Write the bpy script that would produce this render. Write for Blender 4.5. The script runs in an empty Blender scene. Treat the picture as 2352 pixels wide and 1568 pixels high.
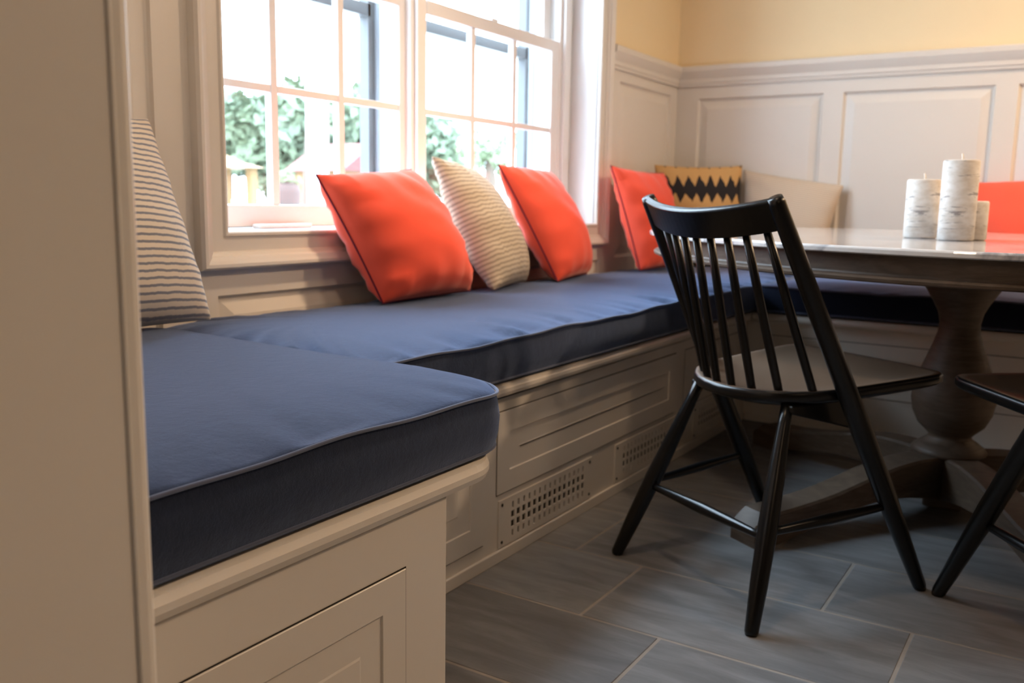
import bpy, math, random
from mathutils import Vector, Matrix
random.seed(7)
C = bpy.context.scene.collection
S = bpy.context.scene
PI = math.pi

# ------------------------------------------------------------------ camera, world, lights, exposure
cam_d = bpy.data.cameras.new('camera')
cam = bpy.data.objects.new('camera', cam_d)
C.objects.link(cam)
cam_d.sensor_width = 36.0
cam_d.lens = 31.79
cam_d.clip_start = 0.02
cam_d.clip_end = 300
_r = Vector((0.8430, 0.5380, 0.0170))
_u = Vector((-0.0960, 0.1190, 0.9880))
_r.normalize()
_b = _r.cross(_u); _b.normalize()
_u = _b.cross(_r)
cam.matrix_world = Matrix(((_r.x, _u.x, _b.x, 0), (_r.y, _u.y, _b.y, 0), (_r.z, _u.z, _b.z, 0.86), (0, 0, 0, 1)))
cam_d.dof.use_dof = True
cam_d.dof.focus_distance = 1.35
cam_d.dof.aperture_fstop = 5.0
S.camera = cam

W = bpy.data.worlds.new('overcast_sky')
S.world = W
W.use_nodes = True
# overcast sky: luminance rises steadily from a dull horizon to the zenith
_t = W.node_tree
_bg = _t.nodes['Background']
_bg.inputs[0].default_value = (0.64, 0.82, 1.0, 1)
_co = _t.nodes.new('ShaderNodeTexCoord')
_sx = _t.nodes.new('ShaderNodeSeparateXYZ')
_t.links.new(_co.outputs['Generated'], _sx.inputs[0])
_mx = _t.nodes.new('ShaderNodeMath')
_mx.operation = 'MAXIMUM'
_t.links.new(_sx.outputs[2], _mx.inputs[0])
_mx.inputs[1].default_value = 0.0
SKY = 37.0                                  # zenith radiance
_ma = _t.nodes.new('ShaderNodeMath')
_ma.operation = 'MULTIPLY_ADD'
_t.links.new(_mx.outputs[0], _ma.inputs[0])
_ma.inputs[1].default_value = SKY * 0.84
_ma.inputs[2].default_value = SKY * 0.16
_t.links.new(_ma.outputs[0], _bg.inputs[1])

S.view_settings.view_transform = 'Standard'
S.view_settings.look = 'None'
S.view_settings.exposure = 0.0
S.view_settings.gamma = 1.0
S.view_settings.use_curve_mapping = False
S.cycles.max_bounces = 10
S.cycles.transparent_max_bounces = 16
S.cycles.sample_clamp_indirect = 6.0


def lamp(name, loc, power, size, col=(1, 0.70, 0.43), spread=PI, rot=(0, 0, 0)):
    d = bpy.data.lights.new(name, 'AREA')
    d.shape = 'DISK'
    d.size = size
    d.energy = power
    d.color = col
    d.spread = spread
    o = bpy.data.objects.new(name, d)
    o.location = loc
    o.rotation_euler = rot
    C.objects.link(o)
    return o


WARM = (1.0, 0.69, 0.43)
lamp('recessed_ceiling_lamp', (0.95, 3.60, 2.50), 58, 0.16, WARM)
lamp('recessed_ceiling_lamp', (1.15, 2.45, 2.50), 20, 0.45, WARM)
lamp('recessed_ceiling_lamp', (-0.70, 1.25, 2.50), 8.5, 0.16, WARM)
lamp('recessed_ceiling_lamp', (1.40, -0.90, 2.50), 8, 0.16, WARM)
lamp('pillow_fill_lamp', (-0.70, 2.40, 2.50), 3.6, 0.12, WARM, math.radians(54), (0, math.atan2(1.05, 1.70), 0))  # unseen spot added to brighten the pillow fronts
_p = bpy.data.lights.new('window_portal', 'AREA')
_p.shape = 'RECTANGLE'
_p.size = 1.56
_p.size_y = 2.05
_p.cycles.is_portal = True
_po = bpy.data.objects.new('window_portal', _p)
_po.location = (-1.90, 2.54, 1.548)
_po.rotation_euler = (0, -PI / 2, 0)
C.objects.link(_po)


# ------------------------------------------------------------------ materials
def srgb(r, g, b):
    f = lambda c: (c / 255 / 12.92) if c <= 10 else ((c / 255 + 0.055) / 1.055) ** 2.4
    return (f(r), f(g), f(b), 1)


class NT:
    """small helper for building shader nodes"""
    def __init__(self, name):
        self.m = bpy.data.materials.new(name)
        self.m.use_nodes = True
        self.t = self.m.node_tree
        self.p = self.t.nodes['Principled BSDF']
        self.out = self.t.nodes['Material Output']

    def n(self, kind, **kw):
        x = self.t.nodes.new(kind)
        for k, v in kw.items():
            setattr(x, k, v)
        return x

    def put(self, sock, v):
        if isinstance(v, bpy.types.NodeSocket):
            self.t.links.new(v, sock)
        else:
            sock.default_value = v

    def math(self, op, a, b=0.0, c=0.0):
        x = self.n('ShaderNodeMath', operation=op)
        self.put(x.inputs[0], a)
        self.put(x.inputs[1], b)
        if len(x.inputs) > 2:
            self.put(x.inputs[2], c)
        return x.outputs[0]

    def mix(self, f, a, b):
        x = self.n('ShaderNodeMix', data_type='RGBA')
        self.put(x.inputs[0], f)
        self.put(x.inputs[6], a)
        self.put(x.inputs[7], b)
        return x.outputs[2]

    def coord(self, which='Object'):
        return self.n('ShaderNodeTexCoord').outputs[which]

    def mapping(self, v, scale=(1, 1, 1), loc=None):
        x = self.n('ShaderNodeMapping')
        self.put(x.inputs[0], v)
        x.inputs['Scale'].default_value = scale
        if loc is not None:
            self.put(x.inputs['Location'], loc)
        return x.outputs[0]

    def noise(self, v, scale, detail=4.0, rough=0.55, dist=0.0):
        x = self.n('ShaderNodeTexNoise')
        self.put(x.inputs['Vector'], v)
        x.inputs['Scale'].default_value = scale
        x.inputs['Detail'].default_value = detail
        x.inputs['Roughness'].default_value = rough
        x.inputs['Distortion'].default_value = dist
        return x.outputs[0]

    def ramp(self, f, stops):
        x = self.n('ShaderNodeValToRGB')
        self.put(x.inputs[0], f)
        e = x.color_ramp.elements
        while len(e) < len(stops):
            e.new(0.5)
        for i, (p, c) in enumerate(stops):
            e[i].position = p
            e[i].color = c
        return x.outputs[0]

    def bump(self, h, strength, dist=0.002):
        x = self.n('ShaderNodeBump')
        x.inputs['Strength'].default_value = strength
        x.inputs['Distance'].default_value = dist
        self.put(x.inputs['Height'], h)
        self.put(self.p.inputs['Normal'], x.outputs[0])

    def base(self, col, rough=0.5, spec=0.5, metal=0.0):
        self.put(self.p.inputs['Base Color'], col)
        self.p.inputs['Roughness'].default_value = rough
        self.p.inputs['Specular IOR Level'].default_value = spec
        self.p.inputs['Metallic'].default_value = metal
        return self


def paint(name, col, rough=0.35, var=0.03):
    n = NT(name)
    f = n.noise(n.coord(), 3.0, 3)
    c2 = tuple(max(0, x - var) for x in col[:3]) + (1,)
    n.base(n.mix(f, col, c2), rough, 0.4)
    n.bump(n.noise(n.coord(), 60, 3), 0.04, 0.001)
    return n.m


def cloth_bump(n):
    a = n.noise(n.coord(), 900, 2)
    b = n.noise(n.mapping(n.coord(), (1, 1, 1)), 38, 5, 0.7)
    n.bump(n.math('ADD', n.math('MULTIPLY', a, 0.35), b), 0.55, 0.0022)


def fabric(name, col, rough=0.9, sheen=0.3, weave=900, sheen_col=(1, 1, 1, 1), var=0.15, sheen_r=0.4, bump=0.25):
    n = NT(name)
    f = n.noise(n.coord(), 14, 4)
    dark = tuple(x * (1 - var) for x in col[:3]) + (1,)
    n.base(n.mix(f, col, dark), rough, 0.05)
    n.p.inputs['Sheen Weight'].default_value = sheen
    n.p.inputs['Sheen Roughness'].default_value = sheen_r
    n.p.inputs['Sheen Tint'].default_value = sheen_col
    n.bump(n.noise(n.coord(), weave, 2), bump, 0.0006)
    return n


M = {}
M['white'] = paint('white_gloss_paint', (0.735, 0.69, 0.625, 1), 0.33)
M['frame'] = paint('white_window_paint', (0.84, 0.83, 0.82, 1), 0.25)
M['yellow'] = paint('cream_yellow_wall_paint', (0.86, 0.69, 0.43, 1), 0.6)
M['stub'] = paint('beige_wall_paint', (0.84, 0.80, 0.74, 1), 0.45)
M['kitchen'] = paint('taupe_wall_paint', (0.20, 0.165, 0.13, 1), 0.5)
M['ceiling'] = paint('ceiling_paint', (0.55, 0.53, 0.50, 1), 0.8)
M['gap'] = NT('dark_gap').base((0.02, 0.015, 0.01, 1), 0.9).m
M['navy'] = fabric('navy_cushion_fabric', (0.008, 0.010, 0.020, 1), 0.9, 0.72, 700, (0.47, 0.62, 1.0, 1), 0.3, 0.5)
cloth_bump(M['navy'])
M['navy'] = M['navy'].m
M['navy_pipe'] = fabric('navy_piping_cord', (0.075, 0.085, 0.125, 1), 0.85, 0.8, 900, (0.6, 0.72, 1, 1), 0.1, 0.5).m
M['orange'] = fabric('coral_orange_linen', (0.92, 0.115, 0.065, 1), 0.85, 0.5, 800, (1, 0.55, 0.5, 1), 0.12).m
M['plum'] = fabric('plum_piping', (0.13, 0.014, 0.04, 1), 0.8, 0.1, 800).m
M['black'] = NT('black_chair_lacquer').base((0.003, 0.0031, 0.0036, 1), 0.28, 0.38).m
M['screw'] = NT('dark_screw_metal').base((0.03, 0.026, 0.02, 1), 0.4, 0.5, 0.6).m
M['alu'] = NT('grey_storm_window_metal').base((0.10, 0.105, 0.11, 1), 0.45, 0.5).m
M['brick'] = paint('exterior_grey_trim', (0.30, 0.33, 0.36, 1), 0.6)


def m_glass():
    n = NT('window_glass')
    n.t.nodes.remove(n.p)
    tr = n.n('ShaderNodeBsdfTransparent')
    gl = n.n('ShaderNodeBsdfGlossy')
    gl.inputs['Roughness'].default_value = 0.0
    lw = n.n('ShaderNodeLayerWeight')
    fr = n.math('MULTIPLY_ADD', n.math('POWER', lw.outputs['Facing'], 5.0), 0.45, 0.02)
    mx = n.n('ShaderNodeMixShader')
    n.t.links.new(fr, mx.inputs[0])
    n.t.links.new(tr.outputs[0], mx.inputs[1])
    n.t.links.new(gl.outputs[0], mx.inputs[2])
    n.t.links.new(mx.outputs[0], n.out.inputs[0])
    return n.m


M['glass'] = m_glass()


def m_tile():
    n = NT('slate_grey_tile')
    inf = n.n('ShaderNodeObjectInfo')
    rnd = inf.outputs['Random']
    off = n.n('ShaderNodeCombineXYZ')
    n.put(off.inputs[0], n.math('MULTIPLY', rnd, 37.0))
    n.put(off.inputs[1], n.math('MULTIPLY', rnd, 91.0))
    v = n.mapping(n.coord(), (1.3, 7.0, 1), off.outputs[0])
    a = n.noise(v, 3.2, 6, 0.65, 0.6)
    b = n.noise(n.mapping(n.coord(), (4, 18, 1), off.outputs[0]), 5, 4, 0.6)
    col = n.ramp(a, [(0.30, (0.125, 0.124, 0.125, 1)), (0.5, (0.185, 0.185, 0.188, 1)), (0.72, (0.27, 0.27, 0.275, 1))])
    col = n.mix(n.math('MULTIPLY', b, 0.45), col, (0.145, 0.142, 0.14, 1))
    sh = n.math('MULTIPLY_ADD', rnd, 0.35, 0.82)
    mul = n.n('ShaderNodeMix', data_type='RGBA', blend_type='MULTIPLY')
    mul.inputs[0].default_value = 1.0
    n.put(mul.inputs[6], col)
    cmb = n.n('ShaderNodeCombineColor')
    for i in range(3):
        n.put(cmb.inputs[i], sh)
    n.put(mul.inputs[7], cmb.outputs[0])
    n.base(mul.outputs[2], 0.5, 0.5)
    n.bump(a, 0.15, 0.002)
    return n.m


M['tile'] = m_tile()
_g = NT('pale_tile_grout')
_g.base(_g.mix(_g.noise(_g.coord(), 25, 3), (0.36, 0.32, 0.28, 1), (0.26, 0.23, 0.20, 1)), 0.9, 0.2)
M['grout'] = _g.m


def m_wood():
    n = NT('weathered_brown_oak')
    v = n.mapping(n.coord(), (2.5, 2.5, 14))
    a = n.noise(v, 4, 6, 0.65, 1.2)
    n.base(n.ramp(a, [(0.3, (0.066, 0.044, 0.028, 1)), (0.6, (0.115, 0.080, 0.054, 1)), (0.8, (0.155, 0.115, 0.083, 1))]), 0.5, 0.4)
    n.bump(a, 0.2, 0.002)
    return n.m


M['wood'] = m_wood()


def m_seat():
    n = NT('warm_lit_black_seat_top')
    n.base((0.15, 0.102, 0.068, 1), 0.42, 0.35)  # brown base carries the warm light that falls on the black seat
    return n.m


def m_marble():
    n = NT('white_marble')
    w = n.noise(n.coord(), 2.2, 6, 0.6, 1.4)
    vein = n.math('ABSOLUTE', n.math('SUBTRACT', w, 0.5))
    c = n.ramp(vein, [(0.0, (0.40, 0.40, 0.42, 1)), (0.035, (0.70, 0.69, 0.68, 1)), (0.12, (0.80, 0.78, 0.75, 1))])
    n.base(c, 0.07, 0.5)
    return n.m


M['marble'] = m_marble()


def m_birch():
    n = NT('birch_bark_wax')
    v = n.mapping(n.coord(), (7, 7, 45))
    a = n.noise(v, 1.6, 5, 0.65, 0.4)
    b = n.noise(n.mapping(n.coord(), (1, 1, 2.2)), 22, 4, 0.6)
    c = n.ramp(b, [(0.3, (0.52, 0.46, 0.39, 1)), (0.55, (0.66, 0.62, 0.57, 1)), (0.75, (0.74, 0.71, 0.68, 1))])
    lines = n.ramp(a, [(0.565, (0, 0, 0, 1)), (0.63, (1, 1, 1, 1))])
    c = n.mix(n.math('MULTIPLY', lines, 0.75), c, (0.16, 0.14, 0.14, 1))
    n.base(c, 0.6, 0.3)
    n.bump(a, 0.2, 0.002)
    return n.m


M['birch'] = m_birch()
M['wax'] = NT('ivory_wax').base((0.78, 0.70, 0.58, 1), 0.5).m


def m_stripe(name, light, dark, count, duty, soft=0.12, wob=0.012):
    """stripes across the height of the cushion (v of its own UV map)"""
    n = NT(name)
    sep = n.n('ShaderNodeSeparateXYZ')
    n.put(sep.inputs[0], n.coord('UV'))
    w = n.noise(n.mapping(n.coord('UV'), (6, 2, 1)), 3, 3)
    v = n.math('ADD', sep.outputs[1], n.math('MULTIPLY', n.math('SUBTRACT', w, 0.5), wob))
    fr = n.math('FRACT', n.math('MULTIPLY', v, count))
    tri = n.math('ABSOLUTE', n.math('SUBTRACT', fr, 0.5))           # 0 at middle of the dark line
    f = n.ramp(tri, [(max(0, duty / 2 - soft / 2), (1, 1, 1, 1)), (duty / 2 + soft / 2, (0, 0, 0, 1))])
    n.base(n.mix(f, light, dark), 0.9, 0.15)
    n.p.inputs['Sheen Weight'].default_value = 0.15
    n.bump(n.noise(n.coord(), 700, 2), 0.25, 0.0006)
    return n.m


M['ticking'] = m_stripe('blue_ticking_stripe', (0.80, 0.71, 0.58, 1), (0.24, 0.25, 0.29, 1), 32, 0.36)
M['beige_rib'] = m_stripe('beige_corded_stripe', (0.46, 0.39, 0.30, 1), (0.21, 0.18, 0.14, 1), 30, 0.34, 0.3, 0.03)
M['tan_rib'] = m_stripe('tan_ribbed_weave', (0.62, 0.51, 0.39, 1), (0.40, 0.325, 0.25, 1), 40, 0.4, 0.4, 0.02)


def m_ikat():
    n = NT('black_gold_ikat')
    sep = n.n('ShaderNodeSeparateXYZ')
    n.put(sep.inputs[0], n.coord('UV'))
    u, v = sep.outputs[0], sep.outputs[1]
    w = n.noise(n.coord('UV'), 9, 4, 0.6)
    uu = n.math('ADD', n.math('MULTIPLY', u, 8.0), n.math('MULTIPLY', w, 0.5))
    tri = n.math('MULTIPLY', n.math('ABSOLUTE', n.math('SUBTRACT', n.math('FRACT', uu), 0.5)), 2.0)
    vv = n.math('ADD', v, n.math('MULTIPLY', n.math('SUBTRACT', w, 0.5), 0.05))
    k = n.math('FRACT', n.math('MULTIPLY_ADD', vv, 2.6, 0.578))
    tri2 = n.math('MULTIPLY', n.math('ABSOLUTE', n.math('SUBTRACT', n.math('FRACT', n.math('ADD', uu, 0.4)), 0.5)), 2.0)
    up = n.math('MULTIPLY_ADD', tri, 0.34, 0.56)                    # upper zigzag of the black band
    lo = n.math('MULTIPLY_ADD', tri2, 0.28, 0.10)
    f = n.math('MULTIPLY', n.math('LESS_THAN', k, up), n.math('GREATER_THAN', k, lo))
    n.base(n.mix(f, (0.56, 0.34, 0.14, 1), (0.028, 0.026, 0.028, 1)), 0.9, 0.15)
    n.bump(n.noise(n.coord(), 500, 2), 0.25, 0.0008)
    return n.m


M['ikat'] = m_ikat()


def m_leaf(name, a, b):
    n = NT(name)
    f = n.noise(n.coord(), 1.6, 4)
    n.base(n.ramp(f, [(0.3, a), (0.7, b)]), 0.6, 0.3)
    n.p.inputs['Subsurface Weight'].default_value = 0.0
    return n.m


M['leaf'] = m_leaf('green_leaves', (0.075, 0.10, 0.068, 1), (0.16, 0.195, 0.115, 1))
M['leaf2'] = m_leaf('pale_green_leaves', (0.11, 0.14, 0.08, 1), (0.22, 0.26, 0.14, 1))
M['bark'] = paint('tree_bark', (0.12, 0.09, 0.07, 1), 0.9)
M['post'] = paint('white_exterior_paint', (0.82, 0.82, 0.82, 1), 0.5)
M['cedar'] = paint('yellow_cedar_timber', (0.19, 0.115, 0.05, 1), 0.7, 0.02)
M['redroof'] = paint('red_shingle_roof', (0.11, 0.035, 0.032, 1), 0.8, 0.01)
M['stone'] = paint('brown_grey_stone', (0.07, 0.052, 0.045, 1), 0.9, 0.01)
M['yard'] = paint('pale_paving', (0.50, 0.49, 0.48, 1), 0.9, 0.05)


# ------------------------------------------------------------------ mesh helpers
BASE = {}


class MB:
    def __init__(self):
        self.v, self.f, self.mi, self.sm, self.uv = [], [], [], [], None

    def add(self, vs, fs, mi=0, smooth=False):
        o = len(self.v)
        self.v += [Vector(p) for p in vs]
        for f in fs:
            self.f.append(tuple(i + o for i in f))
            self.mi.append(mi)
            self.sm.append(smooth)
        return self

    def box(self, x0, x1, y0, y1, z0, z1, mi=0):
        vs = [(x, y, z) for z in (z0, z1) for y in (y0, y1) for x in (x0, x1)]
        fs = [(0, 2, 3, 1), (4, 5, 7, 6), (0, 1, 5, 4), (2, 6, 7, 3), (0, 4, 6, 2), (1, 3, 7, 5)]
        return self.add(vs, fs, mi)

    def tube(self, pts, rad, seg=12, closed=False, mi=0, squash=1.0):
        pts = [Vector(p) for p in pts]
        n = len(pts)
        if not isinstance(rad, (list, tuple)):
            rad = [rad] * n
        vs, fs = [], []
        ref = None
        for i, p in enumerate(pts):
            a = pts[(i - 1) % n] if (closed or i) else p
            b = pts[(i + 1) % n] if (closed or i < n - 1) else p
            t = (b - a).normalized()
            if ref is None:
                ref = Vector((0, 0, 1)) if abs(t.z) < 0.9 else Vector((1, 0, 0))
            x = (ref - t * ref.dot(t)).normalized()
            ref = x
            y = t.cross(x)
            for k in range(seg):
                an = 2 * PI * k / seg
                vs.append(p + (x * math.cos(an) + y * math.sin(an) * squash) * rad[i])
        for i in range(n if closed else n - 1):
            j = (i + 1) % n
            for k in range(seg):
                k2 = (k + 1) % seg
                fs.append((i * seg + k, i * seg + k2, j * seg + k2, j * seg + k))
        if not closed:
            fs.append(tuple(range(seg - 1, -1, -1)))
            fs.append(tuple(range((n - 1) * seg, n * seg)))
        return self.add(vs, fs, mi, True)

    def lathe(self, prof, cx, cy, seg=40, mi=0, smooth=True):
        vs, fs = [], []
        for r, z in prof:
            for k in range(seg):
                a = 2 * PI * k / seg
                vs.append((cx + r * math.cos(a), cy + r * math.sin(a), z))
        for i in range(len(prof) - 1):
            for k in range(seg):
                k2 = (k + 1) % seg
                fs.append((i * seg + k, i * seg + k2, (i + 1) * seg + k2, (i + 1) * seg + k))
        fs.append(tuple(range(seg - 1, -1, -1)))
        fs.append(tuple(range((len(prof) - 1) * seg, len(prof) * seg)))
        return self.add(vs, fs, mi, smooth)

    def loops(self, o, u, v, n, rect, steps, fill=True, mi=0):
        """nested rectangles on a plane: steps = (inset, height)"""
        o, u, v, n = Vector(o), Vector(u), Vector(v), Vector(n)
        u0, u1, v0, v1 = rect
        vs, fs = [], []
        for ins, h in steps:
            for a, b in ((u0 + ins, v0 + ins), (u1 - ins, v0 + ins), (u1 - ins, v1 - ins), (u0 + ins, v1 - ins)):
                vs.append(o + u * a + v * b + n * h)
        for i in range(len(steps) - 1):
            for k in range(4):
                k2 = (k + 1) % 4
                fs.append((i * 4 + k, i * 4 + k2, i * 4 + 4 + k2, i * 4 + 4 + k))
        if fill:
            q = (len(steps) - 1) * 4
            fs.append((q, q + 1, q + 2, q + 3))
        if u.cross(v).dot(n) < 0:
            fs = [tuple(reversed(f)) for f in fs]
        return self.add(vs, fs, mi)

    def holed(self, o, u, v, n, us, vs_, holes, thick=0.0, mi=None):
        """flat sheet on a grid with rectangular holes left out"""
        o, u, v, n = Vector(o), Vector(u), Vector(v), Vector(n)
        us = sorted(set(us + [h[0] for h in holes] + [h[1] for h in holes]))
        ws = sorted(set(vs_ + [h[2] for h in holes] + [h[3] for h in holes]))
        idx = {}
        V, F, MI = [], [], []

        def pt(i, j, d):
            key = (i, j, d)
            if key not in idx:
                idx[key] = len(V)
                V.append(o + u * us[i] + v * ws[j] - n * (thick * d))
            return idx[key]

        def solid(i, j):
            if i < 0 or j < 0 or i >= len(us) - 1 or j >= len(ws) - 1:
                return False
            a, b = (us[i] + us[i + 1]) / 2, (ws[j] + ws[j + 1]) / 2
            return not any(h[0] < a < h[1] and h[2] < b < h[3] for h in holes)

        flip = u.cross(v).dot(n) < 0

        def face(q, m):
            F.append(tuple(reversed(q)) if flip else q)
            MI.append(m)
        for i in range(len(us) - 1):
            for j in range(len(ws) - 1):
                if not solid(i, j):
                    continue
                m = mi((us[i] + us[i + 1]) / 2, (ws[j] + ws[j + 1]) / 2) if mi else 0
                face((pt(i, j, 0), pt(i + 1, j, 0), pt(i + 1, j + 1, 0), pt(i, j + 1, 0)), m)
                if thick:
                    face((pt(i, j + 1, 1), pt(i + 1, j + 1, 1), pt(i + 1, j, 1), pt(i, j, 1)), m)
                    if not solid(i, j - 1):
                        face((pt(i, j, 1), pt(i + 1, j, 1), pt(i + 1, j, 0), pt(i, j, 0)), m)
                    if not solid(i, j + 1):
                        face((pt(i, j + 1, 0), pt(i + 1, j + 1, 0), pt(i + 1, j + 1, 1), pt(i, j + 1, 1)), m)
                    if not solid(i - 1, j):
                        face((pt(i, j, 1), pt(i, j, 0), pt(i, j + 1, 0), pt(i, j + 1, 1)), m)
                    if not solid(i + 1, j):
                        face((pt(i + 1, j, 0), pt(i + 1, j, 1), pt(i + 1, j + 1, 1), pt(i + 1, j + 1, 0)), m)
        off = len(self.v)
        self.v += V
        for f, m in zip(F, MI):
            self.f.append(tuple(k + off for k in f))
            self.mi.append(m)
            self.sm.append(False)
        return self

    def mesh(self, name, mats, base=Vector((0, 0, 0))):
        me = bpy.data.meshes.new(name)
        me.from_pydata([tuple(p - base) for p in self.v], [], self.f)
        for m in (mats if isinstance(mats, (list, tuple)) else [mats]):
            me.materials.append(m)
        me.polygons.foreach_set('material_index', self.mi)
        me.polygons.foreach_set('use_smooth', self.sm)
        if self.uv:
            l = me.uv_layers.new(name='UVMap')
            for p in me.polygons:
                for li in p.loop_indices:
                    l.data[li].uv = self.uv[me.loops[li].vertex_index]
        me.update()
        return me

    def build(self, name, mats, parent=None, base=None, bevel=0.0, seg=2):
        if parent is not None:
            base = BASE[parent]
        base = Vector(base) if base is not None else Vector((0, 0, 0))
        o = bpy.data.objects.new(name, self.mesh(name, mats, base))
        C.objects.link(o)
        BASE[o] = base
        if parent is not None:
            o.parent = parent
        else:
            o.location = base
        if bevel:
            b = o.modifiers.new('soft_edges', 'BEVEL')
            b.width = bevel
            b.segments = seg
            b.limit_method = 'ANGLE'
            b.angle_limit = 0.7
        return o


def tag(o, label, cat, group=None):
    o['label'] = label
    o['category'] = cat
    if group:
        o['group'] = group
    return o


def thing(name, label, cat, loc, group=None):
    o = bpy.data.objects.new(name, None)
    o.location = loc
    o.empty_display_size = 0.1
    C.objects.link(o)
    BASE[o] = Vector(loc)
    return tag(o, label, cat, group)


def struct(o):
    o['kind'] = 'structure'
    return o


# ------------------------------------------------------------------ room shell
XW, YB, YS = -1.836, 4.41, 0.44          # window wall, back wall, near stub wall
OP = (1.54, 3.54, 0.776, 2.32)           # window opening: y0 y1 z0 z1
PX, PY, PZ = Vector((1, 0, 0)), Vector((0, 1, 0)), Vector((0, 0, 1))
RAIL = 1.50


def wall_panel(parent, o, u, v, n, rect, name='panel'):
    b = MB().loops(o, u, v, n, rect, [(0, 0), (0.004, -0.009), (0.010, -0.013), (0.014, -0.013), (0.052, -0.003), (0.054, -0.003)])
    return b.build(name, M['white'], parent)


lower = lambda a, b: 0 if b < RAIL else 1
holesL = [OP, (0.62, 1.349, 0.30, 1.40), (1.512, 3.605, 0.30, 0.615), (3.755, 4.337, 0.62, 1.40)]
wl = struct(MB().holed((XW, 0, 0), PY, PZ, PX, [-2.8, YB], [0, RAIL, 2.55], holesL, 0.0, lower).build('wall_left', [M['white'], M['yellow']]))
for r in holesL[1:]:
    wall_panel(wl, (XW, 0, 0), PY, PZ, PX, r)
holesB = [(-1.722, -1.112, 0.62, 1.385), (-1.022, -0.402, 0.62, 1.385), (-0.317, 0.30, 0.62, 1.385), (0.39, 1.00, 0.62, 1.385), (1.09, 1.70, 0.62, 1.385)]
wb = struct(MB().holed((0, YB, 0), PX, PZ, -PY, [-1.836, 2.7], [0, RAIL, 2.55], holesB, 0.0, lower).build('wall_back', [M['white'], M['yellow']]))
for r in holesB:
    wall_panel(wb, (0, YB, 0), PX, PZ, -PY, r)
struct(MB().box(2.7, 2.8, -2.8, YB, 0, 2.55).build('wall_right', M['kitchen']))
struct(MB().box(-1.836, 2.7, -2.9, -2.8, 0, 2.55).build('wall_front', M['kitchen']))
struct(MB().box(-2.0, 2.8, -2.9, YB + 0.1, 2.55, 2.65).build('ceiling', M['ceiling']))
# exterior masonry behind the window wall, so that only the opening lets daylight in
ex = MB().holed((-2.02, 0, 0), PY, PZ, -PX, [-2.9, YB + 0.1], [-0.3, 2.7], [(1.42, 3.62, 0.70, 2.40)], 0.06)
struct(ex.build('wall_outside', M['brick']))
# near stub wall whose rounded end stands in the left foreground
sw = MB().box(XW, -0.62, 0.05, YS, 0, 2.55).build('wall_near', M['stub'], bevel=0.010, seg=3)
struct(sw)
bead = MB().tube([(-0.622, YS - 0.020, 0.0), (-0.622, YS - 0.020, 2.55)], 0.0035, 8).build('corner_bead', M['stub'], sw)


# chair rail along the two wainscoted walls (mitred in the corner)
def rail_profile(k):
    return [(0.0, 1.446), (0.010, 1.446), (0.012, 1.458), (0.016, 1.462), (0.017, 1.480), (0.026, 1.496), (0.034, 1.512), (0.036, 1.516), (0.037, 1.536), (0.033, 1.541), (0.0, 1.543)]


def rail(path, name):
    pr = rail_profile(0)
    vs, fs = [], []
    for (x, y, dx, dy) in path:
        for d, z in pr:
            vs.append((x + dx * d, y + dy * d, z))
    m = len(pr)
    for i in range(len(path) - 1):
        for k in range(m - 1):
            fs.append((i * m + k, i * m + k + 1, (i + 1) * m + k + 1, (i + 1) * m + k))
    fs.append(tuple(range(m)))
    fs.append(tuple(range(len(path) * m - 1, (len(path) - 1) * m - 1, -1)))
    return struct(MB().add(vs, fs).build(name, M['white']))


rail([(XW, 3.640, 1, 0), (XW, YB, 1, -1), (2.70, YB, 0, -1)], 'trim_1')
rail([(XW, YS + 0.002, 1, 0), (XW, 1.444, 1, 0)], 'trim_7')

# picture-frame casing round the window opening
cas = MB().loops((XW, 0, 0), PY, PZ, PX, (OP[0], OP[1], OP[2], OP[3]),
                 [(0, -0.004), (0, 0.013), (-0.004, 0.017), (-0.011, 0.017), (-0.015, 0.011), (-0.050, 0.011), (-0.052, 0.017),
                  (-0.060, 0.020), (-0.064, 0.027), (-0.072, 0.030), (-0.080, 0.034), (-0.088, 0.034), (-0.094, 0.026), (-0.094, 0.0)], False)
struct(cas.build('trim_2', M['white']))

# jamb lining and stool of the window recess
jb = MB()
jb.box(-2.02, XW + 0.001, OP[1], OP[1] + 0.02, OP[2], OP[3])
jb.box(-2.02, XW + 0.001, OP[0] - 0.02, OP[0], OP[2], OP[3])
jb.box(-2.02, XW + 0.001, OP[0] - 0.02, OP[1] + 0.02, OP[3], OP[3] + 0.02)
jb.box(-2.02, XW + 0.001, OP[0] - 0.02, OP[1] + 0.02, OP[2] - 0.02, OP[2])
struct(jb.build('trim_3', M['frame'], bevel=0.002))
# centre mullion and side stops
ml = MB()
ml.box(-2.04, -1.945, 2.414, 2.497, OP[2], OP[3])
ml.box(-1.945, -1.930, 2.432, 2.479, OP[2], OP[3])
struct(ml.build('trim_4', M['frame'], bevel=0.004))
st = MB()
st.box(-2.04, -1.965, 3.435, OP[1], OP[2], OP[3])
st.box(-1.965, -1.950, 3.455, 3.500, OP[2], OP[3])
struct(st.build('trim_5', M['frame'], bevel=0.003))

XG = -1.985                                # inner face of the lower sashes is XG + .015


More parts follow.
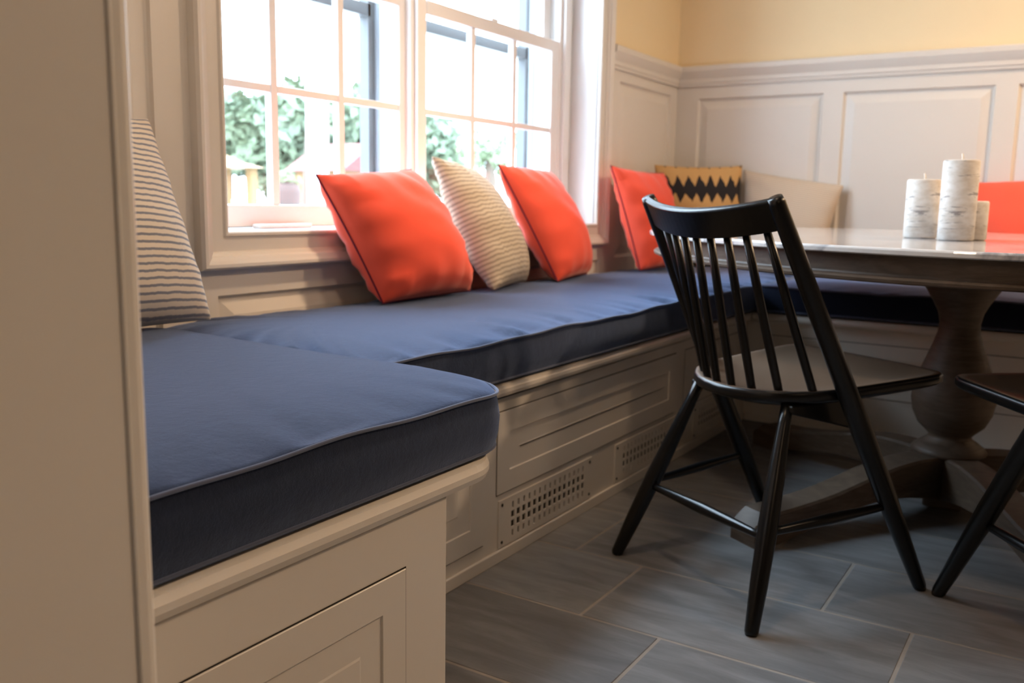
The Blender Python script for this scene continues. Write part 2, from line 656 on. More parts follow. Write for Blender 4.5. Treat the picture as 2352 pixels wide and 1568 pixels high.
def sash_window(name, y0, y1, wide_right):
    """double hung: the lower sash (six panes) in front, upper sash behind it"""
    gl, gr = y0 + 0.045, y1 - (0.062 if wide_right else 0.045)
    w = struct(MB().box(-2.075, -2.035, y0, y0 + 0.02, OP[2], OP[3]).box(-2.075, -2.035, y1 - 0.02, y1, OP[2], OP[3]).build(name, M['frame']))
    zb, zt = OP[2] + 0.004, 1.532
    g0, g1 = 0.842, 1.484
    b = MB()
    b.box(XG - 0.018, XG + 0.016, y0, gl, zb, zt)
    b.box(XG - 0.018, XG + 0.016, gr, y1, zb, zt)
    b.box(XG - 0.018, XG + 0.016, gl, gr, zb, g0)
    b.box(XG - 0.018, XG + 0.018, gl, gr, g1, zt)
    b.build('sash_frame', M['frame'], w, bevel=0.004)
    dy = (gr - gl) / 3
    dz = (g1 - g0) / 2
    for k in (1, 2):
        MB().box(XG - 0.012, XG + 0.013, gl + dy * k - 0.013, gl + dy * k + 0.013, g0, g1).build('muntin', M['frame'], w, bevel=0.003)
    for k in range(3):
        MB().box(XG - 0.010, XG + 0.012, gl + dy * k + 0.013 * (k > 0), gl + dy * (k + 1) - 0.013 * (k < 2), g0 + dz - 0.011, g0 + dz + 0.011).build('muntin', M['frame'], w, bevel=0.003)
    for i in range(3):
        for j in range(2):
            MB().box(XG - 0.002, XG + 0.001, gl + dy * i + 0.004, gl + dy * (i + 1) - 0.004, g0 + dz * j + 0.004, g0 + dz * (j + 1) - 0.004).build('pane', M['glass'], w)
    # upper sash, one plane further out
    X2 = XG - 0.045
    u = MB()
    u.box(X2 - 0.016, X2 + 0.016, y0, gl, 1.495, OP[3])
    u.box(X2 - 0.016, X2 + 0.016, gr, y1, 1.495, OP[3])
    u.box(X2 - 0.016, X2 + 0.016, gl, gr, 1.495, 1.528)
    u.box(X2 - 0.016, X2 + 0.016, gl, gr, OP[3] - 0.05, OP[3])
    u.build('upper_sash_frame', M['frame'], w, bevel=0.003)
    MB().box(X2 - 0.002, X2 + 0.001, gl, gr, 1.53, OP[3] - 0.05).build('pane', M['glass'], w)
    # sash lock on the meeting rail
    MB().box(XG - 0.010, XG + 0.012, (gl + gr) / 2 - 0.022, (gl + gr) / 2 + 0.022, zt, zt + 0.012).build('sash_lock', M['frame'], w, bevel=0.003)
    # aluminium storm window outside
    s = MB()
    X3 = -2.112
    s.box(X3 - 0.02, X3 + 0.02, gl - 0.01, gl + 0.012, OP[2], OP[3])
    s.box(X3 - 0.02, X3 + 0.02, gr - 0.012, gr + 0.016, OP[2], OP[3])
    s.box(X3 - 0.02, X3 + 0.02, gl, gr, 1.462, 1.502)
    s.box(X3 - 0.02, X3 + 0.02, gl, gr, 0.74, 0.800)
    s.build('storm_frame', M['alu'], w)
    return w


w1 = sash_window('window_1', 1.525, 2.430, False)
w2 = sash_window('window_2', 2.485, 3.440, True)
MB().box(-1.958, -1.925, 1.735, 1.935, OP[2] + 0.001, OP[2] + 0.013).build('bright_gap_strip', M['frame'], w1, bevel=0.004)['label'] = 'white strip on the window sill standing in for daylight under the sash'  # white bar in place of the bright daylight gap below the sash
# outer reveal boards (seen through the panes)
ox = MB()
ox.box(-2.145, -2.075, 3.440, 3.56, 0.70, 2.4)
ox.box(-2.145, -2.075, 2.405, 2.52, 0.70, 2.4)
ox.box(-2.145, -2.075, 1.40, 1.50, 0.70, 2.4)
ox.box(-2.30, -2.075, 1.40, 3.56, 0.62, 0.735)
ox.box(-2.145, -2.075, 1.40, 3.56, 2.32, 2.42)
struct(ox.build('trim_6', M['brick']))

# ------------------------------------------------------------------ floor: grout bed with slate tiles
fl = struct(MB().box(XW, 2.7, -2.8, YB, -0.06, -0.0012).build('floor', M['grout']))
TX, TY, GR = 0.604, 0.3155, 0.0075
tm = MB().loops((0, 0, 0), PX, PY, PZ, (GR / 2, TX - GR / 2, GR / 2, TY - GR / 2), [(0, -0.006), (0, -0.0008), (0.0012, 0.0)]).mesh('tile', M['tile'])
YR = 1.6065                                 # a grout line measured on the floor
for j in range(-9, 9):
    y = YR + TY * j
    if y < -1.1 or y > YB - 0.1:
        continue
    x0 = -0.233 - 0.182 * j
    k0 = math.floor((XW + 0.05 - x0) / TX)
    for k in range(k0, k0 + 9):
        x = x0 + TX * k
        if x < XW - 0.3 or x > 2.2 or (y > 3.6 and k > 99):
            continue
        if x + TX < -1.2 and y > 1.35:
            continue
        if y > 3.6 or (y + TY < 1.0 and x + TX < -0.85):
            continue
        o = bpy.data.objects.new('tile', tm)
        o.location = (x, y, 0)
        o.parent = fl
        C.objects.link(o)

# ------------------------------------------------------------------ built-in benches
DOOR = [(0, -0.004), (0, 0.002), (0.001, 0.003), (0.052, 0.003), (0.056, -0.004), (0.062, -0.005), (0.066, -0.0075), (0.070, -0.0075), (0.100, 0.001), (0.102, 0.001)]


def door(parent, o, u, v, n, rect):
    g = 0.0025
    MB().loops(o, u, v, n, rect, [(0, 0.0006), (g, 0.0006)], False).build('door_gap', M['gap'], parent)
    return MB().loops(o, u, v, n, (rect[0] + g, rect[1] - g, rect[2] + g, rect[3] - g), DOOR).build('door', M['white'], parent)


def nose_board(mb, outline, z0, z1, r=0.014):
    """board with a rounded nose from a plan outline (counter-clockwise)"""
    n = len(outline)
    c = Vector((sum(p[0] for p in outline) / n, sum(p[1] for p in outline) / n))
    prof = [(r, z0), (r * 0.3, z0 + r * 0.3), (0, z0 + r), (0, z1 - r), (r * 0.3, z1 - r * 0.3), (r, z1)]
    vs, fs = [], []
    for ins, z in prof:
        for i, p in enumerate(outline):
            a, b = Vector(outline[i - 1]), Vector(outline[(i + 1) % n])
            t = (b - a).normalized()
            nn = Vector((-t.y, t.x))
            q = Vector(p) + nn * ins
            vs.append((q.x, q.y, z))
    for i in range(len(prof) - 1):
        for k in range(n):
            k2 = (k + 1) % n
            fs.append((i * n + k, i * n + k2, (i + 1) * n + k2, (i + 1) * n + k))
    fs.append(tuple(range(n - 1, -1, -1)))
    fs.append(tuple(range((len(prof) - 1) * n, len(prof) * n)))
    return mb.add(vs, fs, 0, False)


def rrect(x0, x1, y0, y1, rs, seg=6):
    """plan outline, corner radii in order (x0,y0) (x1,y0) (x1,y1) (x0,y1)"""
    out = []
    for (cx, cy, a0), r in zip(((x0, y0, PI), (x1, y0, 1.5 * PI), (x1, y1, 0), (x0, y1, 0.5 * PI)), rs):
        mx = cx + (r if cx == x0 else -r)
        my = cy + (r if cy == y0 else -r)
        k = seg if r > 0.02 else 2
        for i in range(k + 1):
            a = a0 + PI / 2 * i / k
            out.append((mx + r * math.cos(a), my + r * math.sin(a)))
    return out


XB, XN, YK = -1.138, -0.803, 3.560
# near bench (at the stub wall)
nb = thing('storage_bench', 'white panelled storage bench in the foreground beside the beige wall end', 'bench', (-1.3, 0.8, 0), 'built-in window nook benches')
MB().box(XW + 0.001, XN, YS + 0.001, 1.085, 0, 0.409).build('carcass', M['white'], nb, bevel=0.002)
door(nb, (XN, 0, 0), PY, PZ, PX, (YS + 0.06, 0.985, 0.07, 0.330))
nose_board(MB(), rrect(XW + 0.001, -0.792, YS + 0.001, 1.255, (0.004, 0.004, 0.10, 0.004), 8), 0.409, 0.446, 0.014).build('seat_board', M['white'], nb)

# window bench
wbn = thing('storage_bench', 'white storage bench with vent grilles under the window', 'bench', (-1.45, 2.4, 0), 'built-in window nook benches')
MB().box(XW + 0.001, XB, 1.0865, YB - 0.001, 0, 0.4085).build('carcass', M['white'], wbn, bevel=0.002)
MB().box(XB, XB + 0.008, 1.09, YK - 0.002, 0, 0.030).build('base_strip', M['white'], wbn, bevel=0.002)
door(wbn, (XB, 0, 0), PY, PZ, PX, (1.30, 1.680, 0.060, 0.372))
door(wbn, (XB, 0, 0), PY, PZ, PX, (1.733, 2.822, 0.166, 0.372))
door(wbn, (XB, 0, 0), PY, PZ, PX, (2.900, 3.480, 0.166, 0.372))
nose_board(MB(), rrect(XW + 0.001, XB + 0.022, 1.2915, YB - 0.002, (0.003, 0.003, 0.003, 0.003)), 0.4092, 0.444, 0.013).build('seat_board', M['white'], wbn)


def grille(parent, y0, y1, z0, z1):
    X = XB + 0.004
    MB().box(XB - 0.001, XB + 0.0006, y0 + 0.02, y1 - 0.02, z0 + 0.006, z1 - 0.006).build('vent_cavity', M['gap'], parent)
    holes = []
    nc, nr = 15, 4
    a0, a1 = y0 + 0.050, y1 - 0.040
    dy, dz = (a1 - a0) / nc, (z1 - z0 - 0.022) / nr
    for i in range(nc):
        for j in range(nr):
            inner = j in (1, 2)
            hw = dy * (0.30 if inner else 0.15)
            hz = dz * (0.36 if inner else 0.34)
            cy_, cz_ = a0 + dy * (i + 0.5), z0 + 0.011 + dz * (j + 0.5)
            holes.append((cy_ - hw, cy_ + hw, cz_ - hz, cz_ + hz))
    g = MB().holed((X, 0, 0), PY, PZ, PX, [y0, y1], [z0, z1], holes, 0.0035).build('vent_grille', M['white'], parent)
    for y in (y0 + 0.014, y1 - 0.014):
        for z in (z0 + 0.012, z1 - 0.012):
            MB().tube([(X - 0.001, y, z), (X + 0.0012, y, z), (X + 0.0022, y, z)], [0.0042, 0.0042, 0.002], 10).build('screw', M['screw'], g)
    return g


grille(wbn, 1.742, 2.222, 0.034, 0.152)
grille(wbn, 2.372, 2.852, 0.034, 0.152)
grille(wbn, 3.000, 3.480, 0.034, 0.152)

# back bench
bbn = thing('storage_bench', 'white storage bench along the back wall behind the table', 'bench', (0.6, 4.0, 0), 'built-in window nook benches')
MB().box(XB + 0.0005, 2.2, YK, YB - 0.001, 0, 0.4085).build('carcass', M['white'], bbn, bevel=0.002)
MB().box(XB + 0.010, 2.2, YK - 0.008, YK, 0, 0.030).build('base_strip', M['white'], bbn, bevel=0.002)
for x0, x1 in ((-1.05, -0.06), (0.02, 1.02), (1.10, 2.10)):
    door(bbn, (0, YK, 0), PX, PZ, -PY, (x0, x1, 0.150, 0.358))
nose_board(MB(), rrect(XB + 0.0235, 2.2, YK - 0.022, YB - 0.002, (0.003, 0.003, 0.003, 0.003)), 0.4092, 0.444, 0.013).build('seat_board', M['white'], bbn)


# ------------------------------------------------------------------ seat cushions
def cushion(name, label, outline, z0, z1, crown, wrinkle=0.0, pipe=True):
    n = len(outline)
    cx = sum(p[0] for p in outline) / n
    cy = sum(p[1] for p in outline) / n
    root = thing(name, label, 'cushion', (cx, cy, z0), 'navy seat cushions')
    ring = []
    # resample outline evenly so that creases have vertices
    P = [Vector(p) for p in outline]
    L = [0]
    for i in range(n):
        L.append(L[-1] + (P[(i + 1) % n] - P[i]).length)
    N = max(80, int(L[-1] / 0.013))
    for k in range(N):
        s = L[-1] * k / N
        i = max(j for j in range(n) if L[j] <= s + 1e-9)
        ring.append(P[i].lerp(P[(i + 1) % n], (s - L[i]) / max(1e-9, L[i + 1] - L[i])))
    c = Vector((cx, cy))
    half = min(max(abs(p.x - cx) for p in ring), max(abs(p.y - cy) for p in ring))
    vs, fs, sm = [], [], []

    def inset(p, d):
        # pull towards the middle line of the cushion
        ex = max(abs(q.x - cx) for q in ring)
        ey = max(abs(q.y - cy) for q in ring)
        return Vector((cx + (p.x - cx) * (1 - d / ex), cy + (p.y - cy) * (1 - d / ey)))
    prof = [(0.02, z0), (0.004, z0 + 0.004), (0.0, z0 + 0.012), (-0.006, z0 + (z1 - z0) * 0.35), (-0.008, z0 + (z1 - z0) * 0.6), (-0.003, z1 - 0.012), (0.0, z1 - 0.003), (0.004, z1 + 0.001)]
    tops = [0.012, 0.03, 0.06, 0.10, 0.16, 0.24, half * 0.8, half * 0.98]
    for d in tops:
        t = min(1.0, d / 0.22)
        prof.append((d, z1 + crown * (1 - (1 - t) ** 2.2)))
    rnd = random.Random(len(name) + int(cx * 100))
    waves = [(rnd.uniform(24, 95), rnd.uniform(0, 6.28), rnd.uniform(0.4, 1)) for _ in range(8)]
    for li, (d, z) in enumerate(prof):
        for k, p in enumerate(ring):
            q = inset(p, d)
            dz = 0
            s = L[-1] * k / N
            if d > 0.004 and z > z1:
                amp = wrinkle * math.exp(-d / 0.11) * min(1, d / 0.02)
                dz = amp * sum(a * math.sin(f * s + ph + d * 22) for f, ph, a in waves) / 2.2
                dz += 0.0035 * math.sin(5.1 * q.x + 3.3 * q.y) * min(1, d / 0.1)
            elif 0 < li < 8:
                dz = (0.0026 * math.sin(9 * s + 1.3) + 0.0016 * math.sin(23 * s)) * (z - z0) / (z1 - z0)
            vs.append((q.x, q.y, z + dz))
    m = len(prof)
    for i in range(m - 1):
        for k in range(N):
            k2 = (k + 1) % N
            fs.append((i * N + k, i * N + k2, (i + 1) * N + k2, (i + 1) * N + k))
    fs.append(tuple(range(N - 1, -1, -1)))
    fs.append(tuple(range((m - 1) * N, m * N)))
    MB().add(vs, fs, 0, True).build('cover', M['navy'], root)
    if pipe:
        s_of = lambda k: L[-1] * k / N
        pts = [(p.x + (p.x - inset(p, 0.003).x), p.y + (p.y - inset(p, 0.003).y), z1 + 0.0026 * math.sin(9 * s_of(k) + 1.3) + 0.0016 * math.sin(23 * s_of(k))) for k, p in enumerate(ring)]
        MB().tube(pts, 0.0029, 8, True).build('piping', M['navy_pipe'], root)
        pts = [(p.x, p.y, z0 + 0.010) for p in ring]
        MB().tube(pts, 0.0026, 6, True).build('piping', M['navy_pipe'], root)
    return root


cushion('seat_cushion', 'navy seat cushion nearest the camera with a rounded piped front corner', rrect(XW + 0.006, -0.800, YS + 0.012, 1.284, (0.02, 0.02, 0.10, 0.03), 10), 0.4462, 0.551, 0.026, 0.0020)
cushion('seat_cushion', 'long navy seat cushion under the window, orange pillows standing on it', rrect(XW + 0.006, XB + 0.022, 1.298, YB - 0.006, (0.03, 0.02, 0.02, 0.02), 6), 0.4442, 0.548, 0.020, 0.0085)
cushion('seat_cushion', 'navy seat cushion on the bench along the back wall', rrect(XB + 0.044, 2.2, YK - 0.024, YB - 0.006, (0.02, 0.02, 0.02, 0.02), 6), 0.4442, 0.548, 0.012, 0.0035)


# ------------------------------------------------------------------ pillows
def pillow(label, TL, TR, BL, BR, thick, mat, group, pipe=None, out=None, pinch=0.055, seed=1, wr=0.004, G=30):
    TL, TR, BL, BR = map(Vector, (TL, TR, BL, BR))
    base = (BL + BR) / 2
    root = thing('throw_pillow', label, 'pillow', base, group)
    N = ((TR + BR - TL - BL).cross(TL + TR - BL - BR)).normalized()
    if out is not None and N.dot(Vector(out)) < 0:
        N = -N
    rnd = random.Random(seed)
    folds = [(rnd.uniform(-0.9, 0.9), rnd.uniform(-0.9, 0.9), rnd.uniform(5, 11), rnd.uniform(0, 6.3)) for _ in range(5)]

    def pos(u, v, side):
        uu = u * (1 - pinch * (1 - v * v))
        vv = v * (1 - pinch * (1 - u * u) * (1.0 if v > 0 else 0.25))
        a, b = (uu + 1) / 2, (vv + 1) / 2
        p = BL.lerp(BR, a).lerp(TL.lerp(TR, a), b)
        e = max(0.0, (1 - u * u)) * max(0.0, (1 - v * v))
        t = thick / 2 * (e ** 0.44) * (1 + 0.14 * (-v)) * (1.16 if side > 0 else 0.84)
        edge = max(abs(u), abs(v))
        w = wr * (1 - math.exp(-(1 - edge) * 18)) * math.exp(-(1 - edge) * 3.0)
        an = (v if abs(u) > abs(v) else u)
        t += w * (math.sin(an * 13 + seed) + 0.7 * math.sin(an * 29 + 2 * seed))
        for fu, fv, fr, ph in folds:
            dd = (u - fu) ** 2 + (v - fv) ** 2
            t += wr * 0.5 * math.exp(-dd * 5) * math.sin(fr * (u * 0.6 + v) + ph) * min(1, e * 3)
        return p + N * (t * side)
    # cluster grid lines towards the rim
    ts = [math.sin(PI / 2 * (-1 + 2 * i / G)) for i in range(G + 1)]
    b = MB()
    vs, fs, uv = [], [], []
    for side in (1, -1):
        o = len(vs)
        for v in ts:
            for u in ts:
                vs.append(pos(u, v, side))
                uv.append(((u + 1) / 2, (v + 1) / 2))
        for j in range(G):
            for i in range(G):
                q = (o + j * (G + 1) + i, o + j * (G + 1) + i + 1, o + (j + 1) * (G + 1) + i + 1, o + (j + 1) * (G + 1) + i)
                fs.append(q if side == 1 else tuple(reversed(q)))
    b.add(vs, fs, 0, True)
    b.uv = uv
    o = b.build('cover', mat, root)
    rim = [(u, -1) for u in ts] + [(1, v) for v in ts[1:]] + [(u, 1) for u in ts[::-1][1:]] + [(-1, v) for v in ts[::-1][1:-1]]
    if pipe:
        MB().tube([pos(u, v, 0) for u, v in rim], 0.0029, 6, True).build('piping', pipe, root)
    return root


ORANGE, STRIPED, WALLP = 'coral orange throw pillows', 'striped throw pillows', 'pillows along the back wall'
OUT = (1, -0.3, 0)
pillow('cream pillow with blue ticking stripes leaning behind the beige wall end', (-1.765, 0.80, 1.04), (-1.80, 1.305, 1.030), (-1.62, 0.83, 0.590), (-1.655, 1.340, 0.588), 0.20, M['ticking'], STRIPED, None, OUT, 0.085, 3, 0.003)
pillow('coral orange pillow nearest the camera, leftmost of the orange ones by the window', (-1.800, 1.825, 0.925), (-1.800, 2.235, 0.955), (-1.668, 1.945, 0.573), (-1.690, 2.400, 0.574), 0.25, M['orange'], ORANGE, M['plum'], OUT, 0.035, 5, 0.007)
pillow('beige corded stripe pillow between the two orange pillows by the window', (-1.795, 2.335, 1.000), (-1.890, 2.690, 0.965), (-1.620, 2.440, 0.578), (-1.735, 2.820, 0.578), 0.18, M['beige_rib'], STRIPED, None, OUT, 0.05, 8, 0.005)
pillow('coral orange pillow standing right of the beige striped pillow, below the right window', (-1.795, 2.718, 0.990), (-1.850, 3.150, 0.985), (-1.640, 2.890, 0.576), (-1.730, 3.290, 0.576), 0.20, M['orange'], ORANGE, M['plum'], OUT, 0.04, 11, 0.006)
pillow('coral orange pillow in the corner, in front of the black and gold pillow', (-1.750, 3.515, 1.020), (-1.700, 3.960, 1.005), (-1.640, 3.610, 0.578), (-1.610, 3.960, 0.580), 0.18, M['orange'], ORANGE, M['plum'], OUT, 0.05, 14, 0.006)
pillow('black and gold zigzag ikat pillow in the corner of the nook', (-1.800, 4.085, 1.050), (-1.460, 4.355, 1.055), (-1.745, 4.020, 0.590), (-1.425, 4.280, 0.590), 0.15, M['ikat'], WALLP, None, (0.6, -0.8, 0), 0.05, 17, 0.003)
pillow('tan ribbed pillow right of the black and gold one, slumped on the back wall', (-1.462, 4.385, 1.035), (-0.985, 4.374, 0.962), (-1.400, 4.275, 0.600), (-1.045, 4.265, 0.580), 0.14, M['tan_rib'], WALLP, None, (0, -1, 0), 0.03, 21, 0.003)
pillow('coral orange pillow at the right edge, behind the candles on the back bench', (-0.475, 4.360, 0.975), (-0.010, 4.355, 1.010), (-0.465, 4.235, 0.578), (0.010, 4.235, 0.580), 0.20, M['orange'], ORANGE, M['plum'], (0, -1, 0), 0.05, 25, 0.004)

# ------------------------------------------------------------------ round pedestal table
TC = Vector((-0.381, 2.899, 0))
ZT = 0.780
tb = thing('dining_table', 'oval dining table with a white marble top and turned brown oak pedestal', 'table', TC)


def oval(prof, seg=144, a=0.783, b=1.042, phi=0.811):
    vs, fs = [], []
    for d, z in prof:
        for k in range(seg):
            t = 2 * PI * k / seg
            x, y = (a + d) * math.cos(t), (b + d) * math.sin(t)
            vs.append((TC.x + x * math.cos(phi) - y * math.sin(phi), TC.y + x * math.sin(phi) + y * math.cos(phi), z))
    for i in range(len(prof) - 1):
        for k in range(seg):
            k2 = (k + 1) % seg
            fs.append((i * seg + k, i * seg + k2, (i + 1) * seg + k2, (i + 1) * seg + k))
    fs.append(tuple(range(seg - 1, -1, -1)))
    fs.append(tuple(range((len(prof) - 1) * seg, len(prof) * seg)))
    return MB().add(vs, fs, 0, False)


oval([(-0.3, ZT - 0.016), (-0.006, ZT - 0.016), (-0.002, ZT - 0.0145), (0, ZT - 0.013), (0, ZT - 0.005), (-0.002, ZT - 0.002), (-0.005, ZT), (-0.3, ZT)]).build('tabletop', M['marble'], tb)
oval([(-0.075, 0.704), (-0.022, 0.704), (-0.016, 0.707), (-0.015, 0.713), (-0.020, 0.717), (-0.028, 0.720), (-0.030, 0.724), (-0.030, ZT - 0.0165), (-0.075, ZT - 0.0165)]).build('apron', M['wood'], tb)
PC = Vector((-0.295, 2.86, 0))
MB().box(PC.x - 0.35, PC.x + 0.35, PC.y - 0.06, PC.y + 0.06, 0.706, 0.7645).build('bearer', M['wood'], tb)
prof = [(0.100, 0.7055), (0.100, 0.700), (0.100, 0.640), (0.094, 0.632), (0.075, 0.600), (0.060, 0.570), (0.054, 0.540), (0.056, 0.515), (0.066, 0.480), (0.084, 0.430), (0.100, 0.385), (0.110, 0.345), (0.112, 0.315), (0.106, 0.280), (0.090, 0.245), (0.066, 0.222), (0.057, 0.212), (0.060, 0.203), (0.080, 0.190), (0.096, 0.178), (0.102, 0.168), (0.100, 0.160), (0.088, 0.155)]
MB().lathe(list(reversed(prof)), PC.x, PC.y, 48).build('pedestal', M['wood'], tb)
MB().box(PC.x - 0.052, PC.x + 0.052, PC.y - 0.052, PC.y + 0.052, 0.0, 0.158).build('base_block', M['wood'], tb, bevel=0.006)


def table_leg(ang, length):
    d = Vector((math.cos(ang), math.sin(ang), 0))
    s = Vector((-d.y, d.x, 0))
    n = 18
    vs, fs = [], []
    hw = 0.046
    for i in range(n + 1):
        t = i / n
        r = 0.045 + (length - 0.045) * t
        top = 0.158 - 0.075 * (3 * t * t - 2 * t ** 3) + 0.018 * math.sin(PI * min(1, t * 1.6)) * (1 - t)
        bot = 0.028 * (1 - t) + 0.060 * math.sin(PI * min(1, t / 0.86)) * (0.55 + 0.45 * (1 - t))
        if t > 0.86:
            bot = 0.0
        if t > 0.93:
            top -= 0.030 * ((t - 0.93) / 0.07) ** 2
        for k, (w, z) in enumerate(((-hw, bot), (hw, bot), (hw, top - 0.006), (hw - 0.006, top), (-hw + 0.006, top), (-hw, top - 0.006))):
            p = PC + d * r + s * w
            vs.append((p.x, p.y, z))
    for i in range(n):
        for k in range(6):
            k2 = (k + 1) % 6
            fs.append((i * 6 + k, i * 6 + k2, (i + 1) * 6 + k2, (i + 1) * 6 + k))
    fs.append(tuple(range(5, -1, -1)))
    fs.append(tuple(range(n * 6, n * 6 + 6)))
    return MB().add(vs, fs, 0, False).build('leg', M['wood'], tb)


for a in (239, 301, 150, 28):
    table_leg(math.radians(a), 0.76)


# ------------------------------------------------------------------ candles
def candle(label, x, y, r, h):
    t = thing('pillar_candle', label, 'candle', (x, y, ZT), 'birch bark candles on the table')
    MB().lathe([(r - 0.004, ZT + 0.0004), (r, ZT + 0.004), (r, ZT + h - 0.004), (r - 0.003, ZT + h), (r * 0.8, ZT + h - 0.006), (0.002, ZT + h - 0.009)], x, y, 40).build('bark_cylinder', M['birch'], t)
    MB().tube([(x, y, ZT + h - 0.012), (x + 0.002, y, ZT + h + 0.006), (x - 0.001, y, ZT + h + 0.017)], [0.003, 0.0028, 0.0018], 8).build('wick', M['wax'], t)


candle('tallest birch bark pillar candle on the marble table', -0.305, 2.660, 0.0445, 0.209)
candle('medium birch bark pillar candle left of the tallest candle', -0.411, 2.790, 0.0440, 0.163)
candle('short birch bark pillar candle half hidden behind the tallest candle', -0.281, 2.752, 0.0415, 0.105)

# ------------------------------------------------------------------ spindle back chairs
M['seat'] = m_seat()


def make_chair(label):
    ch = thing('spindle_chair', label, 'chair', (0, 0, 0), 'black spindle back chairs')
    K = M['black']
    # saddle seat
    half = [(0.0, -0.182), (0.045, -0.178), (0.085, -0.165), (0.125, -0.142), (0.160, -0.110), (0.186, -0.068), (0.202, -0.015), (0.212, 0.06), (0.221, 0.14), (0.229, 0.21), (0.232, 0.255), (0.226, 0.278), (0.205, 0.290), (0.12, 0.297), (0.0, 0.299)]
    ol = [Vector((x, y)) for x, y in half] + [Vector((-x, y)) for x, y in half[-2:0:-1]]
    n = len(ol)
    zt = lambda y: 0.470 + (y + 0.18) / 0.48 * 0.031
    cen = Vector((0, 0.06))
    vs, fs, mi = [], [], []
    prof = [(0.35, -0.048), (0.75, -0.044), (0.93, -0.030), (0.985, -0.024), (1.0, -0.019), (1.0, -0.006), (0.985, 0.0), (0.93, -0.001), (0.86, -0.006), (0.72, -0.012), (0.5, -0.015), (0.25, -0.015)]
    for s, dz in prof:
        for p in ol:
            q = cen + (p - cen) * s
            z = zt(p.y * s + cen.y * (1 - s)) + dz
            if s < 0.9 and dz > -0.02:                          # two hollows with a ridge at the front
                z += 0.010 * math.exp(-(q.x / 0.03) ** 2) * max(0, min(1, (q.y - 0.05) / 0.2))
            vs.append((q.x, q.y, z))
    m = len(prof)
    for i in range(m - 1):
        for k in range(n):
            k2 = (k + 1) % n
            fs.append((i * n + k, i * n + k2, (i + 1) * n + k2, (i + 1) * n + k))
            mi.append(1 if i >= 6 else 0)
    fs.append(tuple(range(n - 1, -1, -1)))
    fs.append(tuple(range((m - 1) * n, m * n)))
    mi += [0, 1]
    b = MB().add(vs, fs, 0, True)
    b.mi = mi
    b.build('seat', [K, M['seat']], ch)
    yp = lambda z: -0.240 + (0.880 - z) * 0.551
    for s in (-1, 1):
        # one straight member from the crest down past the seat to the front foot
        top, foot = Vector((0.203 * s, -0.238, 0.878)), Vector((0.240 * s, 0.247, 0.0))
        pts = [top.lerp(foot, t) for t in (0, 0.012, 0.2, 0.45, 0.55, 0.72, 0.985, 1.0)]
        MB().tube(pts, [0.015, 0.0175, 0.0190, 0.0215, 0.0230, 0.0225, 0.0155, 0.0125], 16).build('post_leg', K, ch)
        top, foot = Vector((0.140 * s, -0.105, 0.450)), Vector((0.239 * s, -0.266, 0.0))
        pts = [top.lerp(foot, t) for t in (0, 0.1, 0.35, 0.55, 0.8, 0.985, 1.0)]
        MB().tube(pts, [0.0125, 0.0135, 0.0185, 0.0210, 0.0185, 0.0145, 0.012], 16).build('rear_leg', K, ch)
        # side stretcher
        a, c = Vector((0.197 * s, -0.197, 0.192)), Vector((0.229 * s, 0.128, 0.213))
        MB().tube([a.lerp(c, t) for t in (0, 0.1, 0.5, 0.9, 1)], [0.0075, 0.009, 0.0125, 0.009, 0.0075], 12).build('stretcher', K, ch)
        # bracket under the seat between the two legs
        x0, x1 = 0.152 * s - 0.014, 0.152 * s + 0.014
        wv = [(x, y, z) for y, zb, zt_ in ((-0.115, 0.428, 0.446), (0.085, 0.374, 0.450)) for z in (zb, zt_) for x in (x0, x1)]
        MB().add(wv, [(0, 1, 3, 2), (4, 6, 7, 5), (0, 4, 5, 1), (2, 3, 7, 6), (0, 2, 6, 4), (1, 5, 7, 3)]).build('seat_bracket', K, ch, bevel=0.004)
    a, c = Vector((-0.199, -0.201, 0.182)), Vector((0.199, -0.201, 0.182))
    MB().tube([a.lerp(c, t) for t in (0, 0.1, 0.5, 0.9, 1)], [0.0075, 0.009, 0.0135, 0.009, 0.0075], 14).build('stretcher', K, ch)
    # eight spindles
    zs = 0.814
    for k in range(8):
        q = (k - 3.5) / 3.5
        top = Vector((0.163 * q, yp(zs) - 0.043 * (1 - (0.80 * q) ** 2), zs + 0.008))
        bot = Vector((0.170 * q, -0.160 + 0.098 * abs(q) ** 2.2, 0.466 + 0.003 * abs(q)))
        MB().tube([bot.lerp(top, t) for t in (0, 0.04, 0.35, 0.6, 1)], [0.0092, 0.0095, 0.0102, 0.0098, 0.0085], 10).build('spindle', K, ch)
    # curved crest rail lying in the plane of the raked back
    up = Vector((0, -0.4827, 0.8758))
    bk = Vector((0, -0.8758, -0.4827))
    vs, fs = [], []
    seg = 24
    for i in range(seg + 1):
        q = -1 + 2 * i / seg
        x = 0.207 * q
        sag = 0.050 * (1 - q * q)
        c0 = Vector((x, yp(0.848), 0.848)) + bk * sag
        th = 0.0105
        for d, h in ((-th, -0.033), (th, -0.033), (th, 0.031), (th * 0.4, 0.034), (-th * 0.4, 0.034), (-th, 0.031)):
            vs.append(c0 + bk * d + up * h)
    for i in range(seg):
        for k in range(6):
            k2 = (k + 1) % 6
            fs.append((i * 6 + k, i * 6 + k2, (i + 1) * 6 + k2, (i + 1) * 6 + k))
    fs.append(tuple(range(5, -1, -1)))
    fs.append(tuple(range(seg * 6, seg * 6 + 6)))
    MB().add(vs, fs, 0, False).build('crest_rail', K, ch, bevel=0.003)
    return ch


